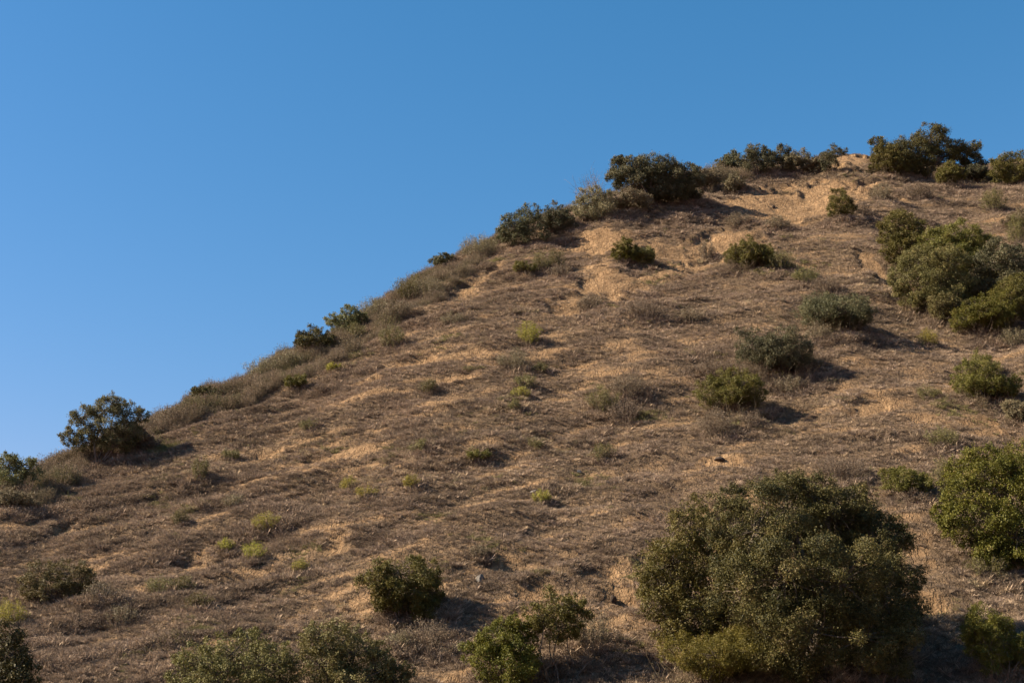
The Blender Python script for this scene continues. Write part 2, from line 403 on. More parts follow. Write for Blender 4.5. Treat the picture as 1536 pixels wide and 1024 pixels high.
def skirt(o, p, W, H, r, share=.5):
    """dead grey twigs and dry leaves round the lower edge of a bush"""
    n = int(np.clip(30*W, 24, 110)); paths, LP = [], []
    for i in range(n):
        a = r.uniform(0, 6.283); q = r.uniform(.3, .62); ft = np.array([math.cos(a)*W*q*.6, math.sin(a)*W*q*.55, 0])
        ft[2] = hgt(p[0]+ft[0], p[1]+ft[1])-p[2]-.03
        tip = np.array([math.cos(a)*W*q, math.sin(a)*W*q*.92, 0]); tip[2] = hgt(p[0]+tip[0], p[1]+tip[1])-p[2]+H*share*r.uniform(.25, 1)
        P, R = bend(ft, tip, .009, .004, 5, .1, 0, r); paths.append((P, R))
        for j in range(2):
            t0 = P[r.integers(2, 5)]; paths.append(bend(t0, t0+r.normal(size=3)*.12*H+np.array([0, 0, .08*H]), .006, .003, 3, .1, 0, r))
        m = 22; LP.append(P[r.integers(1, 5, m)]+r.normal(size=(m, 3))*.07)
    LP = np.concatenate(LP); g = hgt(p[0]+LP[:, 0], p[1]+LP[:, 1])-p[2]; LP = LP[LP[:, 2] > g+.01]
    V, Fc = leaf_quads(LP, rsph(len(LP), r), .055, .35, r); TV, TF = tubes(paths, 3)
    me_ = mesh_np('dry_skirt', np.concatenate([V, TV]), np.concatenate([Fc, TF+len(V)]), {'tint': ('FACE', np.concatenate([np.clip(.45+.25*r.normal(size=len(LP)), 0, .8), np.full(len(TF), .6)]))})
    link('dry_skirt', me_, LM['brown'], o, kind='stuff')
def shrub_px(u, v, w, h, kind, label, name='shrub', cat='shrub', seed=None, dens=.8, n=None, leaf=None, group=None, flat=0, **k):
    """dome-shaped bush: foot at column u, row v; w,h in photo pixels"""
    seed = int(u*7+v*13) if seed is None else seed; r = np.random.default_rng(seed)
    v0 = v-0.12*h; p = hit(u, v0); s = scale_at(p); W, H = w*s, h*s*1.02
    n = n or int(np.clip(W*H*1.6+6, 6, 15)); L = []; ln = r.normal()*.12; a0 = r.uniform(0, 6.28); ph = r.uniform(0, 6.28)
    for i in range(n):
        a = a0+2*math.pi*(i+r.uniform(-.3, .7))/n; q = math.sqrt(r.uniform(.08, 1))*.82
        x, y = math.cos(a)*q*W*.5, math.sin(a)*q*W*.42
        top = H*(1-.5*q*q)*r.uniform(.68, 1.12)*(1+.16*math.cos(a-ph)); rz = top*r.uniform(.26, .42); rx = W*r.uniform(.13, .23)+.14*W*(1-q)
        L.append((x+ln*top, y, top-rz*1.0-.02, rx, rx, rz))
    leaf = leaf or float(np.clip(.020+.0004*p[1], .036, .066))
    sr = k.pop('stems', 4)
    o = build_plant(name, p, L, kind, label, cat, leaf, dens=dens, trunk_r=.018+.012*H, stems=sr, seed=seed, group=group,
                       trunk_name='stems', crown_name='foliage', **k)
    skirt(o, p, W, H, r); return o
def wisp_px(u, v, w, h, kind, label, name='shrub', cat='shrub', group=None, n=None, leafy=1.0, leaf=None, dead=False, spread=1.0):
    """feathery bush: many thin stems fanning from the foot, small leaves along them"""
    seed = int(u*11+v*5); r = np.random.default_rng(seed)
    p = hit(u, v-0.1*h); s = scale_at(p); W, H = w*s, h*s*1.02
    n = n or int(np.clip(34*W, 34, 150)); paths, LP, LN = [], [], []; FEET.append((p[0], p[1], W*.42))
    leaf = leaf or float(np.clip(.022+.0004*p[1], .035, .07))
    for i in range(n):
        a = r.uniform(0, 2*math.pi); q = math.sqrt(r.uniform(0, 1))*spread
        ft = np.array([math.cos(a)*q*W*.22, math.sin(a)*q*W*.22, 0]); ft[2] = hgt(p[0]+ft[0], p[1]+ft[1])-p[2]-.03
        tip = np.array([math.cos(a)*q*W*.5, math.sin(a)*q*W*.46, H*(1-.5*q*q)*r.uniform(.72, 1.06)])
        tip[2] = max(tip[2], hgt(p[0]+tip[0], p[1]+tip[1])-p[2]+.08)
        P, R = bend(ft, tip, .010 if not dead else .02, .004, 6, .07, 0, r); paths.append((P, R))
        if dead:
            for j in range(5):
                t0 = P[r.integers(2, 5)]; e = t0+r.normal(size=3)*.16*H+np.array([0, 0, .16*H]); paths.append(bend(t0, e, .009, .004, 4, .1, 0, r))
        m = int(leafy*np.linalg.norm(tip-ft)*(62 if not dead else 5)/leaf*.06)+6
        t = r.uniform(.22, 1.03, m)**.8; k = np.clip(t*5, 0, 4.999).astype(int); fr = np.clip(t*5-k, 0, 1)[:, None]
        q0 = P[k]*(1-fr)+P[k+1]*fr
        LP.append(q0+r.normal(size=(m, 3))*(.035+.035*W*t[:, None])*.7); e = rsph(m, r); e[:, 2] += .3; LN.append(e/np.linalg.norm(e, axis=1)[:, None])
    LP = np.concatenate(LP); LN = np.concatenate(LN)
    g = hgt(p[0]+LP[:, 0], p[1]+LP[:, 1])-p[2]; q = LP[:, 2] > g+.02; LP, LN = LP[q], LN[q]
    V, Fc = leaf_quads(LP, LN, leaf*(1.5 if kind in ('yellow', 'pale') else 1), .26 if kind in ('yellow', 'pale') else .5, r); zt = np.clip(LP[:, 2]/H, 0, 1)
    T = np.clip(.4+r.normal(size=len(LP))*.25, 0, 1)
    o = root(name, p, label, cat, group)
    link('foliage', mesh_np('foliage', V, Fc, {'tint': ('FACE', T)}), LM[kind], o)
    TV, TF = tubes(paths, 3); link('stems', mesh_np('stems', TV, TF), TWIG, o)
    return o
# ------------------------------------------------------------------ trees and shrubs, each one a thing of its own
RT = 'trees and large shrubs standing along the ridge'; SL = 'shrubs scattered over the slope'; FG = 'trees and shrubs at the foot of the hill'
CL = 'shrubs in the thicket on the right of the slope'; YT = 'small yellow green tufts on the slope'; DB = 'dark dry bushes on the slope'
# foot of the hill
plant_px(1215, 1012, [(1200,775,70,55,.5),(1135,800,62,55,-.8),(1275,785,62,50,.8),(1330,825,55,48,.4),(1362,815,24,26,.3),(1300,768,34,28,.5),(1105,765,32,30,-.2),(1372,880,28,36,.4),(1170,860,70,62,-1.6),(1250,870,75,66,-1.5),(1330,900,60,58,-.3),
   (1110,880,50,60,-1.2),(1200,940,80,58,-1.5),(1290,950,75,50,-1.0),(1150,950,55,50,-1.6),(1355,925,34,36,.6),(1225,830,80,70,1.6),(1185,738,36,24,.2),(1240,755,46,30,.4),(1345,800,28,24,.5)],
   'oak', 'largest dark oak tree with a broad dense crown at the foot of the hill', leaf=.041, trunk_r=.24, seed=1, dens=1.25, ragged=.3, group=FG)
plant_px(1040, 985, [(1040,812,46,50,.3),(1010,850,48,50,-.3),(1075,850,45,55,.2),(1000,900,36,44,-.5),(1045,910,48,50,-.6),(1085,925,36,40,-.2),(1005,935,26,34,-.5),(985,875,22,24,-.3)],
   'olive', 'olive green tree touching the left side of the largest dark oak', leaf=.058, trunk_r=.12, stems=3, seed=2, dens=.95, group=FG)
shrub_px(1075, 1046, 175, 98, 'gold', 'yellow green leafy shrub in front of the largest oak at the bottom edge', seed=3, n=9, dens=.9, mat2=None, group=FG)
plant_px(1500, 850, [(1500,715,50,32,.6),(1460,745,40,36,.2),(1530,745,50,48,.3),(1445,785,34,32,-.2),(1490,780,48,40,-.4),(1520,805,46,40,-.5),(1555,780,50,60,.2),(1565,710,50,35,.6),(1475,700,26,18,.8),(1425,770,18,18,0),(1485,822,36,26,-.3),(1525,838,34,24,-.2),(1555,835,30,30,0)],
   'green', 'large fresh green bush at the right edge of the picture', cat='bush', name='bush', leaf=.056, trunk_r=.08, stems=4, seed=4, dens=1.05, group=FG)
shrub_px(1508, 1040, 110, 112, 'green', 'bright green shrub in the bottom right corner, shaded by the oak', seed=5, n=8, group=FG)
plant_px(838, 1024, [(835,915,36,24,0),(812,925,24,20,-.3),(862,922,24,22,.2),(840,945,34,18,.1),(800,945,16,14,.1)],
   'olive', 'small olive tree on thin bare stems at the bottom edge', leaf=.052, trunk_r=.04, stems=6, seed=6, dens=.62, twigs=.8, group=FG)
plant_px(755, 1040, [(755,960,36,24,0),(728,982,30,28,-.2),(785,985,30,32,0),(755,1000,44,34,-.4),(775,945,20,14,.1)],
   'green', 'bright green rounded bush left of the thin-stemmed olive tree', cat='bush', name='bush', leaf=.05, trunk_r=.05, stems=4, seed=7, group=FG)
plant_px(612, 932, [(600,862,46,24,0),(572,872,32,20,-.2),(632,866,26,28,.2),(622,890,34,22,0),(590,885,34,16,-.3),(638,892,22,22,.2),(615,908,30,18,.1),(635,915,20,14,0),(585,905,24,14,0)],
   'olive', 'dense green bush leaning left and throwing a black shadow, low on the slope', cat='bush', name='bush', leaf=.052, trunk_r=.055, stems=4, seed=8, dens=1.1, twigs=.7, group=FG)
plant_px(350, 1060, [(300,1000,38,36,0),(345,985,40,34,.2),(395,1000,42,40,0),(330,1025,50,34,-.4),(415,1020,30,34,.2),(275,1015,24,30,0)],
   'drab', 'dull olive bush at the bottom edge, left of its taller neighbour', cat='bush', name='bush', leaf=.05, trunk_r=.05, dens=.68, twigs=.9, stems=4, seed=9, group=FG)
plant_px(515, 1065, [(490,965,40,28,0),(530,985,38,28,.2),(480,1000,42,34,-.2),(560,1005,30,30,.2),(530,1025,50,30,-.3),(590,1022,24,22,.3)],
   'drab', 'dull olive bush at the bottom edge with a pointed left top', cat='bush', name='bush', leaf=.05, trunk_r=.05, dens=.68, twigs=.9, stems=4, seed=10, group=FG)
plant_px(12, 1050, [(10,985,30,30,0),(-20,975,40,36,.2),(25,1010,28,28,-.3),(-10,1025,40,30,-.3)],
   'oak', 'dark green bush cut by the bottom left corner', cat='bush', name='bush', leaf=.055, trunk_r=.05, stems=3, seed=11, group=FG)
plant_px(82, 902, [(60,868,30,20,0),(95,862,32,18,.2),(118,870,20,16,.2),(75,885,32,14,-.2),(45,880,18,14,-.1),(105,885,22,12,0)],
   'drab', 'wide airy olive bush on the slope near the left edge', cat='bush', name='bush', leaf=.042, trunk_r=.03, stems=6, seed=12, dens=.55, inner=.1, twigs=.8, group=SL)
wisp_px(14, 942, 56, 42, 'yellow', 'yellow green shrub at the left edge below the wide airy bush', group=SL)
# ridge, left to right
plant_px(148, 699, [(150,616,30,16,0),(120,628,24,15,-.2),(180,624,27,15,.2),(104,650,15,11,-.1),(203,624,14,9,.3),(150,645,36,15,0),(188,648,24,14,.2),(126,664,20,11,.1),(168,668,26,11,.2),(160,604,24,9,0),(98,660,12,7,.1)],
   'ridge', 'lone rounded tree on the lower left ridge against the sky', leaf=.043, trunk_r=.06, stems=5, seed=13, dens=.8, twigs=.8, inner=.12, ragged=.25, group=RT)
plant_px(28, 742, [(30,698,20,15,0),(8,700,18,16,0),(40,712,14,12,.2),(15,720,24,16,-.2),(0,685,8,6,0)],
   'ridge', 'small grey green tree on the ridge cut by the left edge', leaf=0.055, trunk_r=.05, stems=3, seed=14, dens=.7, group=RT)
shrub_px(205, 684, 62, 38, 'brown', 'dark dry shrub tucked under the right side of the lone ridge tree', group=RT, seed=15)
shrub_px(22, 770, 60, 34, 'sage', 'low grey shrub beneath the small tree at the left edge', group=RT)
shrub_px(303, 604, 42, 24, 'oak', 'small dark green shrub on the ridge uphill from the lone tree', group=RT)
shrub_px(441, 590, 30, 26, 'olive', 'small round green shrub just below the ridge line scrub', group=SL)
shrub_px(470, 538, 60, 42, 'oak', 'dark green rounded shrub standing on the middle of the ridge', group=RT)
wisp_px(425, 558, 62, 34, 'sage', 'grey green low shrub left of the dark rounded ridge shrub', group=RT)
plant_px(520, 502, [(522,470,18,10,0),(502,480,14,10,-.1),(540,478,12,9,.2),(515,486,22,10,0)],
   'ridge', 'domed grey green tree low on the ridge against the sky', leaf=0.055, trunk_r=.04, stems=3, seed=16, dens=.8, group=RT)
wisp_px(533, 512, 40, 26, 'pale', 'olive wispy shrub under the domed grey green tree', group=SL)
wisp_px(588, 524, 42, 32, 'pale', 'olive shrub on the slope right of the domed tree', group=SL)
wisp_px(598, 482, 56, 32, 'brown', 'dull brown shrub in the ridge scrub above the olive shrub', group=RT)
shrub_px(505, 560, 26, 13, 'yellow', 'small yellow patch of foliage below the middle of the ridge', group=YT)
wisp_px(645, 450, 62, 32, 'sage', 'grey shrub at the lower edge of the ridge scrub', group=RT)
shrub_px(667, 403, 30, 22, 'oakgrey', 'small grey green shrub poking above the ridge line scrub', group=RT)
plant_px(785, 372, [(792,326,22,17,0),(770,340,22,16,-.2),(758,353,14,11,-.2),(800,345,22,18,.1),(780,355,26,12,0)],
   'oakgrey', 'dark bush on the ridge, the left of a touching pair', cat='bush', name='bush', leaf=0.061, trunk_r=.06, stems=3, seed=17, dens=.95, group=RT)
plant_px(838, 352, [(835,320,20,15,0),(850,328,16,14,.2),(820,328,14,12,-.1),(838,338,24,12,0)],
   'oakgrey', 'dark bush on the ridge, the right of a touching pair', cat='bush', name='bush', leaf=0.061, trunk_r=.06, stems=3, seed=18, dens=.95, group=RT)
plant_px(890, 334, [(885,295,20,14,0),(905,302,20,16,.2),(872,308,14,14,0),(895,316,28,14,-.1)],
   'sage', 'grey twiggy bush between the dark pair and the spreading oak', cat='bush', name='bush', leaf=0.055, trunk_r=.05, stems=4, seed=19, dens=.8, group=RT)
wisp_px(884, 322, 46, 70, 'brown', 'leafless pale branching tree against the sky left of the spreading oak', name='bare_tree', cat='tree', group=RT, dead=True, n=26, leafy=.25)
plant_px(965, 312, [(945,252,24,14,-.3),(975,250,28,15,0),(1000,252,24,14,.4),(925,262,14,10,-.3),(1030,256,20,12,.4),(960,270,34,14,0),(1000,272,34,16,.3),(1025,282,24,14,.2),(930,240,11,6,-.3),(1048,264,16,11,.6),(990,244,34,10,.2),(940,258,30,16,0),(1015,266,36,16,.3)],
   'oakgrey', 'large spreading oak on the upper ridge above the bare eroded soil', leaf=0.061, trunk_r=.12, stems=3, seed=20, dens=1.1, inner=.3, group=RT)
shrub_px(945, 322, 60, 30, 'sage', 'grey green shrub under the left side of the spreading oak', group=RT)
shrub_px(988, 312, 62, 32, 'oakgrey', 'shrub under the middle of the spreading oak', group=RT)
shrub_px(1032, 306, 40, 28, 'oakgrey', 'small dark shrub under the right end of the spreading oak', group=RT)
shrub_px(1060, 290, 46, 36, 'sage', 'grey shrub just right of the spreading oak', group=RT)
shrub_px(1102, 294, 34, 26, 'sage', 'grey green shrub on bare ground between the oak and the large scar', group=SL)
plant_px(1136, 262, [(1134,227,17,12,0),(1120,238,14,10,-.2),(1148,235,13,10,.2),(1135,245,24,12,0)],
   'oakgrey', 'dark round tree on the upper ridge, left of three crowns', leaf=0.062, trunk_r=.07, stems=2, seed=21, dens=1.1, group=RT)
plant_px(1173, 258, [(1172,228,15,10,0),(1162,238,12,10,-.2),(1183,238,10,9,.2),(1172,246,18,9,0)],
   'oakgrey', 'grey green round tree on the upper ridge, middle of three crowns', leaf=0.062, trunk_r=.06, stems=2, seed=22, dens=1.0, group=RT)
plant_px(1198, 260, [(1198,236,18,11,0),(1188,245,13,9,-.2),(1210,245,11,9,.2)],
   'sage', 'pale grey domed tree on the upper ridge, right of three crowns', leaf=0.058, trunk_r=.05, stems=2, seed=23, dens=1.0, group=RT)
plant_px(1248, 258, [(1255,226,14,9,0),(1242,236,12,9,-.1),(1265,224,7,4,.1),(1247,247,14,9,0)],
   'oakgrey', 'wispy dark shrub standing on the bare knoll at the top', cat='shrub', name='shrub', leaf=0.055, trunk_r=.03, stems=5, seed=24, dens=.7, twigs=.9, inner=.05, group=RT)
plant_px(1395, 270, [(1400,206,24,14,.2),(1368,218,24,13,0),(1435,214,24,11,.6),(1340,222,24,14,-.3),(1318,212,12,8,-.3),(1465,220,19,9,.8),(1380,235,28,14,0),(1345,243,26,16,-.4),(1385,252,24,14,-.2),(1475,240,14,12,1.1),(1455,246,12,10,1.3),(1420,228,24,10,.4),(1400,200,30,12,.2),(1365,230,34,18,0),(1445,226,28,12,.6),(1340,236,28,18,-.2)],
   'oak', 'wide oak tree on the skyline with blue sky showing through its right side', leaf=0.064, trunk_r=.12, stems=4, seed=25, dens=.95, inner=.2, twigs=.7, group=RT)
shrub_px(1340, 268, 52, 40, 'olive', 'olive shrub under the left end of the wide skyline oak', group=RT)
shrub_px(1425, 284, 40, 38, 'olive', 'olive shrub beneath the gap of sky in the wide skyline oak', group=RT)
plant_px(1518, 280, [(1512,247,22,14,0),(1535,242,22,16,.3),(1498,258,14,10,-.2),(1525,262,30,14,0)],
   'olive', 'olive tree on the skyline cut by the right edge', leaf=0.061, trunk_r=.07, stems=2, seed=26, dens=1.0, group=RT)
shrub_px(1465, 276, 44, 26, 'oakgrey', 'low dark shrub between the wide skyline oak and the edge tree', group=RT)
wisp_px(1492, 320, 42, 36, 'pale', 'pale olive shrub on the upper slope below the right edge skyline tree', group=SL)
# upper slope
plant_px(1263, 330, [(1258,292,11,11,0),(1264,306,18,13,0),(1256,315,14,10,-.1),(1274,314,13,11,.1)],
   'olive', 'pointed olive bush right of the large bare scar', cat='bush', name='bush', leaf=0.055, trunk_r=.04, stems=4, seed=27, dens=.9, group=SL)
wisp_px(1292, 324, 30, 22, 'brown', 'small dark bush touching the pointed olive bush', group=SL)
shrub_px(1118, 411, 64, 54, 'olive', 'round green bush on the slope below the large bare scar', group=SL)
wisp_px(1172, 404, 46, 26, 'pale', 'pale green low shrub right of the round green bush', group=SL)
wisp_px(1208, 426, 44, 24, 'pale', 'low olive tuft trailing downhill of the pale green shrub', group=SL)
plant_px(952, 395, [(938,368,15,9,0),(932,380,13,9,-.1),(950,382,15,9,0)],
   'green', 'small green bush on the bare upper slope, behind a grey green one', cat='bush', name='bush', leaf=.06, trunk_r=.03, stems=4, seed=28, group=SL)
shrub_px(962, 396, 42, 28, 'pale', 'small grey green bush in front of a green one on the bare upper slope', group=SL)
shrub_px(788, 416, 30, 26, 'olive', 'small green shrub below the ridge, left of a row of three', group=SL)
wisp_px(812, 408, 34, 28, 'pale', 'small olive shrub below the ridge, middle of a row of three', group=SL)
wisp_px(834, 404, 36, 28, 'pale', 'small olive shrub below the ridge, right of a row of three', group=SL)
wisp_px(842, 418, 38, 22, 'brown', 'dull dry shrub just below the row of three small shrubs', group=DB)
# thicket on the right
plant_px(1360, 402, [(1358,333,28,18,0),(1340,350,21,19,-.2),(1377,350,22,20,.2),(1357,368,32,20,-.1),(1345,382,20,14,-.2)],
   'olive', 'rounded green tree at the top left of the thicket', leaf=.066, trunk_r=.08, stems=3, seed=29, dens=1.2, hole=-.45, group=CL)
plant_px(1440, 420, [(1432,350,32,16,0),(1404,362,26,18,-.2),(1462,356,26,18,.3),(1478,380,28,22,.4),(1430,382,38,24,0),(1490,366,18,16,.6),(1450,395,34,24,0)],
   'olive', 'broad olive tree at the top of the thicket', leaf=.066, trunk_r=.1, stems=3, seed=30, dens=1.15, hole=-.42, group=CL)
plant_px(1398, 474, [(1388,394,32,26,0),(1425,398,36,30,.2),(1366,414,28,28,-.2),(1400,430,42,30,-.3),(1442,430,32,30,.2),(1370,442,26,22,-.2),(1408,455,42,20,-.3),(1350,425,14,16,-.2)],
   'drab', 'tall dull olive bush standing in the middle of the thicket', cat='bush', name='bush', leaf=.058, trunk_r=.07, stems=6, seed=31, dens=1.0, twigs=.7, hole=-.4, group=CL)
plant_px(1512, 462, [(1508,382,30,22,0),(1536,395,34,32,.3),(1490,402,28,24,-.1),(1515,425,38,26,0),(1488,430,24,24,0),(1550,430,34,30,.2)],
   'oakgrey', 'grey green bush at the right edge of the thicket', cat='bush', name='bush', leaf=.062, trunk_r=.06, stems=3, seed=32, dens=1.1, hole=-.42, group=CL)
shrub_px(1472, 468, 74, 66, 'oak', 'dark bush in the shade at the centre of the thicket', cat='bush', name='bush', group=CL)
shrub_px(1420, 494, 58, 54, 'pale', 'small olive bush at the lower left of the thicket', cat='bush', name='bush', group=CL)
shrub_px(1480, 514, 84, 72, 'green', 'bright green bush at the bottom of the thicket', cat='bush', name='bush', group=CL)
shrub_px(1528, 508, 64, 84, 'olive', 'olive bush at the right edge below the grey green one', cat='bush', name='bush', group=CL)
wisp_px(1522, 522, 46, 30, 'sage', 'low grey shrub at the right edge under the thicket', group=CL)
wisp_px(1530, 372, 44, 50, 'pale', 'pale shrub at the right edge above the thicket', group=CL)
shrub_px(1528, 342, 40, 22, 'brown', 'brown shrub at the right edge on the upper slope', group=SL)
# middle of the slope
shrub_px(1262, 506, 122, 64, 'oakgrey', 'wide low dark green bush with a long shadow, centre right', cat='bush', name='bush', n=9, group=SL)
shrub_px(1170, 572, 116, 76, 'oakgrey', 'large rounded dark green bush below the wide low one', cat='bush', name='bush', n=9, group=SL)
shrub_px(1098, 628, 92, 66, 'olive', 'rounded green bush with a black shadow below the large rounded one', cat='bush', name='bush', n=8, group=SL)
wisp_px(1070, 570, 60, 34, 'brown', 'brown twiggy shrub behind the rounded green bush', group=DB)
wisp_px(1076, 658, 68, 42, 'brown', 'dark twiggy shrub just below the rounded green bush', group=DB)
shrub_px(1484, 612, 88, 62, 'olive', 'rounded olive bush near the right edge, alone below the thicket', cat='bush', name='bush', group=SL)
wisp_px(1474, 560, 42, 28, 'pale', 'pale tuft just above the rounded olive bush near the right edge', group=SL)
shrub_px(1528, 642, 46, 44, 'sage', 'grey green bush cut by the right edge halfway down', group=SL)
wisp_px(1392, 520, 38, 24, 'yellow', 'yellow green tuft at the foot of the thicket', group=YT)
wisp_px(1412, 674, 58, 32, 'pale', 'low olive shrub above the large fresh green bush', group=SL)
shrub_px(1370, 752, 68, 54, 'olive', 'olive bush between the largest oak and the fresh green bush', cat='bush', name='bush', group=SL)
wisp_px(1418, 740, 46, 50, 'pale', 'pale green upright shrub touching the fresh green bush', group=SL)
wisp_px(1262, 722, 92, 38, 'brown', 'dark dry shrub directly above the largest oak', group=DB)
wisp_px(890, 466, 52, 24, 'brown', 'small dark dry bush below the bare slope, nearest the ridge', group=DB)
wisp_px(968, 484, 70, 38, 'brown', 'wide dull dry bush right of the small dark one', group=DB)
wisp_px(1036, 484, 44, 22, 'brown', 'small dry bush at the right of the upper dry bushes', group=DB)
wisp_px(793, 516, 44, 30, 'yellow', 'bright yellow green tuft alone in the middle of the upper slope', group=YT)
wisp_px(770, 556, 54, 32, 'sage', 'grey olive tuft below the bright yellow green one', group=SL)
wisp_px(810, 560, 28, 16, 'pale', 'tiny olive tuft right of the grey olive tuft', group=SL)
wisp_px(788, 582, 40, 18, 'pale', 'pale green tuft directly above a yellower one', group=YT)
wisp_px(781, 597, 32, 16, 'yellow', 'yellow green tuft directly below a paler one', group=YT)
wisp_px(772, 618, 22, 18, 'pale', 'faint green tuft at the bottom of the column of tufts', group=YT)
wisp_px(905, 622, 56, 44, 'pale', 'olive brown bush left of two dark dry ones in mid slope', group=DB)
wisp_px(940, 598, 70, 34, 'brown', 'dark dry bush at the back of the mid slope cluster', group=DB)
wisp_px(938, 636, 60, 38, 'brown', 'dark dry bush at the front of the mid slope cluster', group=DB)
wisp_px(680, 490, 44, 22, 'sage', 'grey green tuft near the ridge above the open slope', group=SL)
wisp_px(465, 646, 36, 16, 'pale', 'small olive tuft on the open slope far left of centre', group=SL)
wisp_px(632, 678, 40, 18, 'pale', 'small grey olive tuft on open slope left of the dark green tuft', group=SL)
shrub_px(717, 693, 34, 20, 'olive', 'small dark green tuft in the centre of the slope', group=SL)
wisp_px(803, 675, 30, 17, 'pale', 'small green tuft right of the dark green central tuft', group=SL)
wisp_px(905, 690, 40, 24, 'pale', 'faint olive tuft below the mid slope cluster of bushes', group=SL)
wisp_px(812, 755, 30, 19, 'yellow', 'yellow green tuft beside small stones in the lower centre', group=YT)
wisp_px(618, 734, 32, 20, 'yellow', 'yellow green tuft alone on lower slope, right of a spread pair', group=YT)
wisp_px(524, 736, 30, 20, 'yellow', 'pale yellow tuft, upper left of a spread pair', group=YT)
wisp_px(550, 748, 40, 19, 'yellow', 'yellow green tuft, lower right of a spread pair', group=YT)
wisp_px(400, 797, 50, 27, 'yellow', 'widest bright green tuft on the lower left slope', group=YT)
wisp_px(270, 788, 26, 20, 'pale', 'faint green tuft on the lower left slope', group=YT)
wisp_px(338, 824, 30, 15, 'yellow', 'small green tuft left of the loose yellow green one', group=YT)
wisp_px(380, 840, 46, 26, 'yellow', 'loose yellow green tuft below the widest green tuft', group=YT)
wisp_px(450, 860, 30, 19, 'yellow', 'brightest small yellow tuft on the lower left slope', group=YT)
wisp_px(240, 894, 48, 28, 'pale', 'spread green tuft right of the wide airy bush', group=YT)
wisp_px(276, 890, 44, 24, 'pale', 'olive tuft joined to a spread green tuft on the lower left slope', group=YT)
wisp_px(297, 914, 46, 24, 'olive', 'darker green tuft with a shadow below the spread tufts', group=YT)
wisp_px(182, 940, 50, 32, 'sage', 'dull grey olive tuft on the lowest left slope', group=SL)
wisp_px(345, 690, 30, 16, 'pale', 'faint tuft below the bare streak left of centre', group=SL)
wisp_px(300, 722, 32, 34, 'pale', 'faint pale green tuft on the open slope right of the lone ridge tree', group=SL)
wisp_px(350, 764, 38, 22, 'sage', 'dull tuft above the widest green tuft', group=SL)
wisp_px(642, 590, 34, 20, 'pale', 'faint pale tuft in the upper middle of the open slope', group=SL)
wisp_px(718, 836, 32, 16, 'sage', 'dull green tuft above the pale grey rock', group=SL)
wisp_px(1392, 602, 44, 22, 'pale', 'faint olive tuft left of the rounded olive bush', group=SL)
wisp_px(600, 975, 46, 26, 'sage', 'dark olive tuft below the leaning green bush', group=SL)
wisp_px(890, 975, 80, 52, 'brown', 'dry twiggy shrub right of the thin-stemmed olive tree', group=DB)
wisp_px(1480, 865, 70, 30, 'pale', 'low olive tuft just below the large fresh green bush', group=SL)
wisp_px(835, 395, 24, 14, 'pale', 'tiny olive tuft at the ridge end of the row of three', group=SL) if False else None
wisp_px(1128, 574, 52, 30, 'brown', 'grey twiggy dry growth at the left foot of the large rounded bush', group=DB)
wisp_px(1228, 512, 46, 26, 'brown', 'dry twiggy growth at the left foot of the wide low dark bush', group=DB)
wisp_px(1128, 640, 44, 22, 'brown', 'small dry bush below right of the black-shadowed green bush', group=DB)
wisp_px(1322, 300, 40, 24, 'brown', 'dry bush below the left end of the wide skyline oak', group=DB)
wisp_px(1165, 345, 44, 20, 'brown', 'dark dry bush at the lower edge of the large bare scar', group=DB)
wisp_px(1108, 340, 42, 20, 'brown', 'dark dry bush at the lower left of the large bare scar', group=DB)
wisp_px(1060, 392, 30, 30, 'brown', 'twiggy dead bush in the bare gully between the two green bushes', group=DB)
wisp_px(1376, 300, 56, 24, 'brown', 'low dry bush beneath the middle of the wide skyline oak', group=DB)
wisp_px(1240, 440, 56, 24, 'brown', 'low dry bush just above the wide low dark bush', group=DB)
wisp_px(1180, 590, 70, 24, 'brown', 'low dry mat in the shadow of the large rounded bush', group=DB)
wisp_px(640, 975, 90, 44, 'brown', 'tall dry grassy bush at the bottom, under the leaning green bush', group=DB)
wisp_px(150, 905, 60, 30, 'brown', 'dark dry bush at the right foot of the wide airy olive bush', group=DB)
wisp_px(1165, 300, 34, 12, 'brown', 'tiny dry bush near the top of the large bare scar', group=DB) if False else None
wisp_px(1075, 276, 50, 32, 'sage', 'grey bush on the skyline between the spreading oak and the three crowns', group=RT)
shrub_px(1098, 258, 40, 26, 'oakgrey', 'dark low bush touching the left of the three crowns', group=RT)
shrub_px(1222, 262, 36, 26, 'sage', 'low grey bush between the three crowns and the bare knoll', group=RT)
wisp_px(392, 572, 60, 34, 'sage', 'grey bush in the lower ridge scrub above the small round green shrub', group=RT)
wisp_px(560, 482, 62, 34, 'sage', 'grey bush in the ridge scrub right of the domed tree', group=RT)
wisp_px(618, 450, 62, 36, 'drab', 'grey green bush in the middle of the long ridge scrub', group=RT)
wisp_px(720, 388, 64, 34, 'sage', 'grey bush at the top of the ridge scrub left of the dark pair', group=RT)
wisp_px(255, 640, 60, 28, 'brown', 'dull brown bush on the ridge right of the lone tree', group=RT)
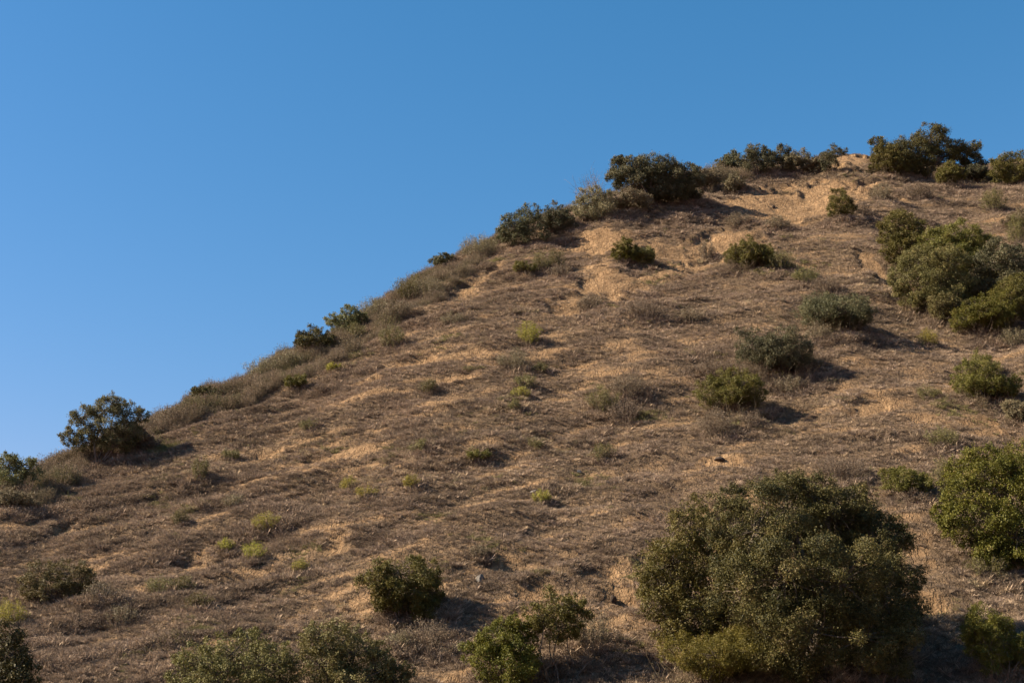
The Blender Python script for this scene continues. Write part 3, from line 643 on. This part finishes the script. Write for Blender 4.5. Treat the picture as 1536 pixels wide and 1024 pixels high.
# rocks
def rock(u, v, w, h, mat, label, seed, part=None):
    import bmesh
    p = hit(u, v); s = scale_at(p); r = np.random.default_rng(seed)
    bm = bmesh.new(); bmesh.ops.create_icosphere(bm, subdivisions=4, radius=1)
    cuts = rsph(9, r); dd = r.uniform(.55, .85, 9)
    for vv in bm.verts:
        c = np.array(vv.co)
        for a, d in zip(cuts, dd):
            k = c@a-d
            if k > 0: c = c-a*k*.9
        c = c*(1+.05*float(noise3(*[np.array([q*3.0+seed]) for q in c])[0]))
        vv.co = Vector((c[0]*w*s*.5, c[1]*w*s*.45, c[2]*h*s*.62))
    me_ = bpy.data.meshes.new('rock'); bm.to_mesh(me_); bm.free(); me_.materials.append(mat)
    o = link('rock', me_, label=label, category='rock', group='rocks lying on the slope'); o.location = p+np.array([0, 0, h*s*.15])
    o.rotation_euler = (r.uniform(-.2, .2), r.uniform(-.2, .2), r.uniform(0, 6))
RG = rock_material('grey rock', (.10, .085, .07), (.19, .165, .135)); RD = rock_material('dark rock', (.03, .018, .01), (.06, .038, .022))
rock(720, 870, 15, 13, RG, 'pale grey rock on the lower slope right of the leaning green bush', 1)
rock(1079, 691, 18, 8, RD, 'flat dark rock on bare earth above the largest oak', 2)
rock(920, 903, 12, 14, RD, 'dark upright rock in the bare earth left of the largest oak', 3)
rock(803, 739, 16, 6, RG, 'small flat stone beside the yellow green tuft in the lower centre', 4)
rock(868, 710, 9, 6, RG, 'small pale stone on the open slope right of centre', 5)
rock(1160, 312, 7, 6, RD, 'small dark stone in the large bare scar near the top', 6)
# litter and taller dry growth gather round the foot of every shrub
COV = COV-0.0
for px_, py_, rr_ in FEET:
    i0, i1 = np.searchsorted(GX, [px_-2.2*rr_-1, px_+2.2*rr_+1]); j0, j1 = np.searchsorted(GY, [py_-2.2*rr_-1, py_+2.2*rr_+1])
    sub = np.s_[j0:j1, i0:i1]
    d_ = np.hypot(XX[sub]-px_-.2*rr_, YY[sub]-py_)/rr_+.35*noise3(XX[sub]/.8, YY[sub]/.8, XX[sub]*0, 301)
    COV[sub] = np.maximum(COV[sub], 1.15*(1-sstep(.9, 1.75, d_)))
# ------------------------------------------------------------------ terrain sheet
ny, nx = XX.shape
idx = np.arange(nx*ny).reshape(ny, nx)
quads = np.stack([idx[:-1, :-1], idx[:-1, 1:], idx[1:, 1:], idx[1:, :-1]], -1).reshape(-1, 4)
me = mesh_np('hillside', np.stack([XX, YY, ZZ], -1).reshape(-1, 3), quads, {'cover': ('POINT', COV)}, smooth=True)
link('hillside', me, HILLM, kind='structure')

# ------------------------------------------------------------------ low cover (stuff)
def tuft_grass(seed, n=46, L=.26, lean=.75, w=.011):
    r = np.random.default_rng(seed); a = r.uniform(0, 2*math.pi, n); l = L*r.uniform(.45, 1.1, n); q = r.uniform(.1, 1, n)*lean
    f = np.stack([np.cos(a), np.sin(a), 0*a], 1)*r.uniform(0, .09, n)[:, None]
    d = np.stack([np.cos(a)*np.sin(q), np.sin(a)*np.sin(q), np.cos(q)], 1)
    sd = np.cross(d, rsph(n, r)); sd /= np.linalg.norm(sd, axis=1)[:, None]
    mid = f+d*l[:, None]*.55; d2 = d*.8; d2[:, 2] -= .28; tip = mid+d2*l[:, None]*.5
    V = np.stack([f-sd*w*.5, f+sd*w*.5, mid+sd*w*.5, tip], 1).reshape(-1, 3)
    return V, np.arange(4*n).reshape(n, 4), r.uniform(0, 1, n)
def tuft_brush(seed, n=190, R=.26, H=.24, leaf=.036):
    r = np.random.default_rng(seed); e = rsph(n, r); e[:, 2] = np.abs(e[:, 2])
    k = 1+.35*np.sin(e[:, 0]*5+seed)*np.cos(e[:, 1]*4+seed*2)
    P = e*(r.uniform(.25, 1, n)**.5*k)[:, None]*np.array([R, R, H]); nn = e*.5+rsph(n, r); nn /= np.linalg.norm(nn, axis=1)[:, None]
    V, Fc = leaf_quads(P, nn, leaf, .42, r)
    G = tuft_grass(seed+50, 26, H*1.25, 1.0, .008)
    return np.concatenate([V, G[0]]), np.concatenate([Fc, G[1]+len(V)]), np.concatenate([np.clip(.45+.28*r.normal(size=n), 0, 1), G[2]])
def tuft_scrub(seed, n=420, R=.5, H=.75, leaf=.05):
    r = np.random.default_rng(seed); V0, F0, T0, off = [], [], [], 0
    m = 55; a = r.uniform(0, 6.283, m); q = np.sqrt(r.uniform(0, 1, m))
    tip = np.stack([np.cos(a)*q*R, np.sin(a)*q*R, H*(1-.45*q*q)*r.uniform(.65, 1.1, m)], 1); ft = tip*np.array([.3, .3, 0])
    sd = rsph(m, r)*.006
    V = np.stack([ft-sd, ft+sd, tip+sd*.6, tip-sd*.6], 1).reshape(-1, 3); Fm = np.arange(4*m).reshape(m, 4)
    i = r.integers(0, m, n); t = r.uniform(.3, 1.05, n)[:, None]
    P = ft[i]*(1-t)+tip[i]*t+r.normal(size=(n, 3))*.035; nn = rsph(n, r); nn[:, 2] += .3; nn /= np.linalg.norm(nn, axis=1)[:, None]
    V2, F2 = leaf_quads(P, nn, leaf, .45, r)
    return np.concatenate([V, V2]), np.concatenate([Fm, F2+len(V)]), np.concatenate([r.uniform(.3, .9, m), np.clip(.5+.28*r.normal(size=n), 0, 1)])
def instanced(name, protos, mat, P, rot, scl, ix, col, **props):
    coll = bpy.data.collections.new(name+' pieces')
    for i, (V, Fc, T) in enumerate(protos):
        m_ = mesh_np('%s_piece' % name, V, Fc, {'tint': ('FACE', T)}); m_.materials.append(mat)
        o = bpy.data.objects.new('%s_piece.%03d' % (name, i), m_); coll.objects.link(o)
    me = bpy.data.meshes.new(name); me.vertices.add(len(P)); me.vertices.foreach_set('co', P.astype(np.float32).ravel())
    for k, t, f, A in (('trot', 'FLOAT_VECTOR', 'vector', rot), ('tscl', 'FLOAT_VECTOR', 'vector', scl), ('tcol', 'FLOAT_COLOR', 'color', None)):
        pass
    a = me.attributes.new('trot', 'FLOAT_VECTOR', 'POINT'); a.data.foreach_set('vector', rot.astype(np.float32).ravel())
    a = me.attributes.new('tscl', 'FLOAT_VECTOR', 'POINT'); a.data.foreach_set('vector', scl.astype(np.float32).ravel())
    a = me.attributes.new('tidx', 'INT', 'POINT'); a.data.foreach_set('value', ix.astype(np.int32))
    a = me.attributes.new('tuftcol', 'FLOAT_COLOR', 'POINT'); a.data.foreach_set('color', np.concatenate([col, np.ones((len(col), 1))], 1).astype(np.float32).ravel())
    me.materials.append(mat)
    o = link(name, me, **props)
    g = bpy.data.node_groups.new(name+' scatter', 'GeometryNodeTree')
    g.interface.new_socket('Geometry', in_out='INPUT', socket_type='NodeSocketGeometry'); g.interface.new_socket('Geometry', in_out='OUTPUT', socket_type='NodeSocketGeometry')
    gi, go = g.nodes.new('NodeGroupInput'), g.nodes.new('NodeGroupOutput')
    iop = g.nodes.new('GeometryNodeInstanceOnPoints'); ci = g.nodes.new('GeometryNodeCollectionInfo')
    ci.inputs['Collection'].default_value = coll; ci.inputs['Separate Children'].default_value = True; ci.inputs['Reset Children'].default_value = True
    def na(nm, t):
        n = g.nodes.new('GeometryNodeInputNamedAttribute'); n.data_type = t; n.inputs['Name'].default_value = nm
        return [s for s in n.outputs if s.enabled and s.name == 'Attribute'][0]
    er = g.nodes.new('FunctionNodeEulerToRotation')
    g.links.new(na('trot', 'FLOAT_VECTOR'), er.inputs[0]); g.links.new(er.outputs[0], iop.inputs['Rotation'])
    g.links.new(na('tscl', 'FLOAT_VECTOR'), iop.inputs['Scale']); g.links.new(na('tidx', 'INT'), iop.inputs['Instance Index'])
    iop.inputs['Pick Instance'].default_value = True
    g.links.new(gi.outputs[0], iop.inputs['Points']); g.links.new(ci.outputs[0], iop.inputs['Instance']); g.links.new(iop.outputs[0], go.inputs[0])
    md = o.modifiers.new('scatter', 'NODES'); md.node_group = g
    return o
DRYM = instance_material('dry cover'); SCRM = instance_material('grey scrub', .2)
def wedge(n, r, t0=-.12, t1=1.06, a0=-.42, a1=.40):
    az = r.uniform(a0, a1, n); R, _ = crest(az); ra = R0+t0*(R-R0); rb = R0+t1*(R-R0)
    d = np.sqrt(r.uniform(0, 1, n)*(rb**2-ra**2)+ra**2)
    return d*np.sin(az), d*np.cos(az)
PAL = np.array([(.262,.196,.143),(.325,.244,.17),(.195,.149,.113),(.375,.283,.183),(.25,.208,.124)])
def cover(name, count, seed, protos, mat, smin, smax, thr, size_noise, label):
    r = np.random.default_rng(seed); x, y = wedge(count, r)
    c = lookup(COV, x, y)+.10*r.normal(size=count); k = c > thr; x, y = x[k], y[k]; z = hgt(x, y); n = len(x)
    zl = lean(x, z); big = fbm(x/3.2, y/3.2, zl/.8, 2, 131)
    s = r.uniform(smin, smax, n)*(1+size_noise*np.clip(big, -.7, 1.2))*(.55+.85*np.clip(lookup(COV, x, y), 0, 1.15)**1.5)
    rot = np.stack([r.normal(size=n)*.18, r.normal(size=n)*.18, r.uniform(0, 6.283, n)], 1)
    b = fbm(x/7, y/7, z/5, 2, 151)
    pi = np.clip((1.6+1.5*b+r.normal(size=n)*.9), 0, 4).astype(int)
    col = PAL[pi]*r.uniform(.6, 1.35, n)[:, None]*(1+.35*np.clip(fbm(x/3.4, y/3.4, zl/.8, 2, 191), -.8, .8))[:, None]
    gr = (fbm(x/3, y/3, z/2, 2, 171)+.3*r.normal(size=n)*.5) > .68
    col[gr] = np.array([.20, .18, .08])*r.uniform(.8, 1.2, gr.sum())[:, None]
    P = np.stack([x, y, z-.02], 1)
    scl = np.stack([s*1.1, s*1.1, s*r.uniform(.5, .95, n)], 1)
    return instanced(name, protos, mat, P, rot, scl, r.integers(0, len(protos), n), col, kind='stuff', label=label, category='ground cover')
cover('dry_brush', 150000, 11, [tuft_brush(i, 230, .26, .24, .030) for i in range(6)], DRYM, .27, .74, .46, .85, 'low grey brown dry brush covering the hillside')
cover('dry_grass', 95000, 12, [tuft_grass(i+20, 52, .24, .85, .0085) for i in range(6)], DRYM, .5, 1.1, .36, .4, 'thin dry tan grass between the low brush')
# grey scrub band along the crest of the ridge
def ridge_scrub():
    r = np.random.default_rng(31); n = 15000
    az = r.uniform(-.42, .30, n); R, _ = crest(az); u, w = 768+F*np.tan(az), None
    wid = np.interp(u, [0, 60, 150, 230, 330, 500, 650, 720, 800, 900, 1060, 1120, 1230, 1300], [.22, .25, .10, .17, .18, .22, .21, .12, .06, .03, .09, .15, .06, 0])
    t = 1.03-wid*(r.uniform(0, 1, n)**1.0)*1.15
    d = R0+t*(R-R0); x, y = d*np.sin(az), d*np.cos(az); z = hgt(x, y)
    clump = fbm(x/2.4, y/2.4, z*0, 2, 77)
    k = (clump > -.20+.5*(1-np.clip((t-(1.03-wid*1.15))/.03, 0, 1))) & (r.uniform(0, 1, n) < wid*5.5)
    x, y, z, t, clump = x[k], y[k], z[k], t[k], clump[k]; n = len(x)
    s = r.uniform(.34, .78, n)*(1+1.0*np.clip(clump, -.5, 1))*(1+.35*(r.uniform(0, 1, n) > .93))
    pal = np.array([(.20,.155,.108),(.165,.135,.085),(.23,.176,.12),(.12,.108,.055),(.165,.12,.088)])
    b = fbm(x/2.5, y/2.5, z*0, 3, 171)
    col = pal[np.clip((2+3.2*b+r.normal(size=n)*.8), 0, 4).astype(int)]*r.uniform(.85, 1.15, n)[:, None]
    instanced('ridge_scrub', [tuft_scrub(i+70) for i in range(6)], SCRM, np.stack([x, y, z-.05], 1), np.stack([r.normal(size=n)*.12, r.normal(size=n)*.12, r.uniform(0, 6.28, n)], 1),
              np.stack([s, s, s*r.uniform(.8, 1.2, n)], 1), r.integers(0, 6, n), col, kind='stuff', label='grey tan scrub growing thickly along the crest of the ridge', category='scrub')
ridge_scrub()

# ------------------------------------------------------------------ camera, sun, sky
cam = bpy.data.cameras.new('camera'); co = bpy.data.objects.new('camera', cam); C.objects.link(co)
cam.lens = 36*F/1536; cam.sensor_width = 36; cam.clip_end = 6000; cam.clip_start = .1
co.location = CAM; co.rotation_euler = (math.pi/2+PITCH, 0, 0); bpy.context.scene.camera = co
el, az = math.radians(SUN_EL), math.radians(SUN_LEFT)
S = Vector((-math.sin(az)*math.cos(el), math.cos(az)*math.cos(el), math.sin(el)))
sl = bpy.data.lights.new('sun', 'SUN'); sl.energy = 5.0; sl.angle = math.radians(.53); sl.color = (1, .87, .70)
so = bpy.data.objects.new('sun', sl); C.objects.link(so); so.rotation_euler = S.to_track_quat('Z', 'Y').to_euler()
w = bpy.data.worlds.new('World'); bpy.context.scene.world = w; w.use_nodes = True; nt = w.node_tree
bg = nt.nodes['Background']; sk = nt.nodes.new('ShaderNodeTexSky'); sk.sky_type = 'NISHITA'; sk.sun_disc = False
sk.sun_elevation = el; sk.sun_rotation = -az; sk.altitude = 300; sk.air_density = 1.5; sk.dust_density = 0; sk.ozone_density = 10.0
# a deep clear blue: the air absorbs more red the higher one looks
sp = nt.nodes.new('ShaderNodeSeparateColor'); cb = nt.nodes.new('ShaderNodeCombineColor'); nt.links.new(sk.outputs[0], sp.inputs[0])
for ch, (pw, kk) in enumerate(SKYK):
    ml = math_(nt, 'MULTIPLY', math_(nt, 'POWER', sp.outputs[ch], pw), kk); nt.links.new(ml, cb.inputs[ch])
nt.links.new(cb.outputs[0], bg.inputs[0]); bg.inputs[1].default_value = .0535
vs = bpy.context.scene.view_settings; vs.view_transform = 'Standard'; vs.look = 'None'; vs.exposure = 1.44; vs.gamma = 1
bpy.context.scene.cycles.max_bounces = 5
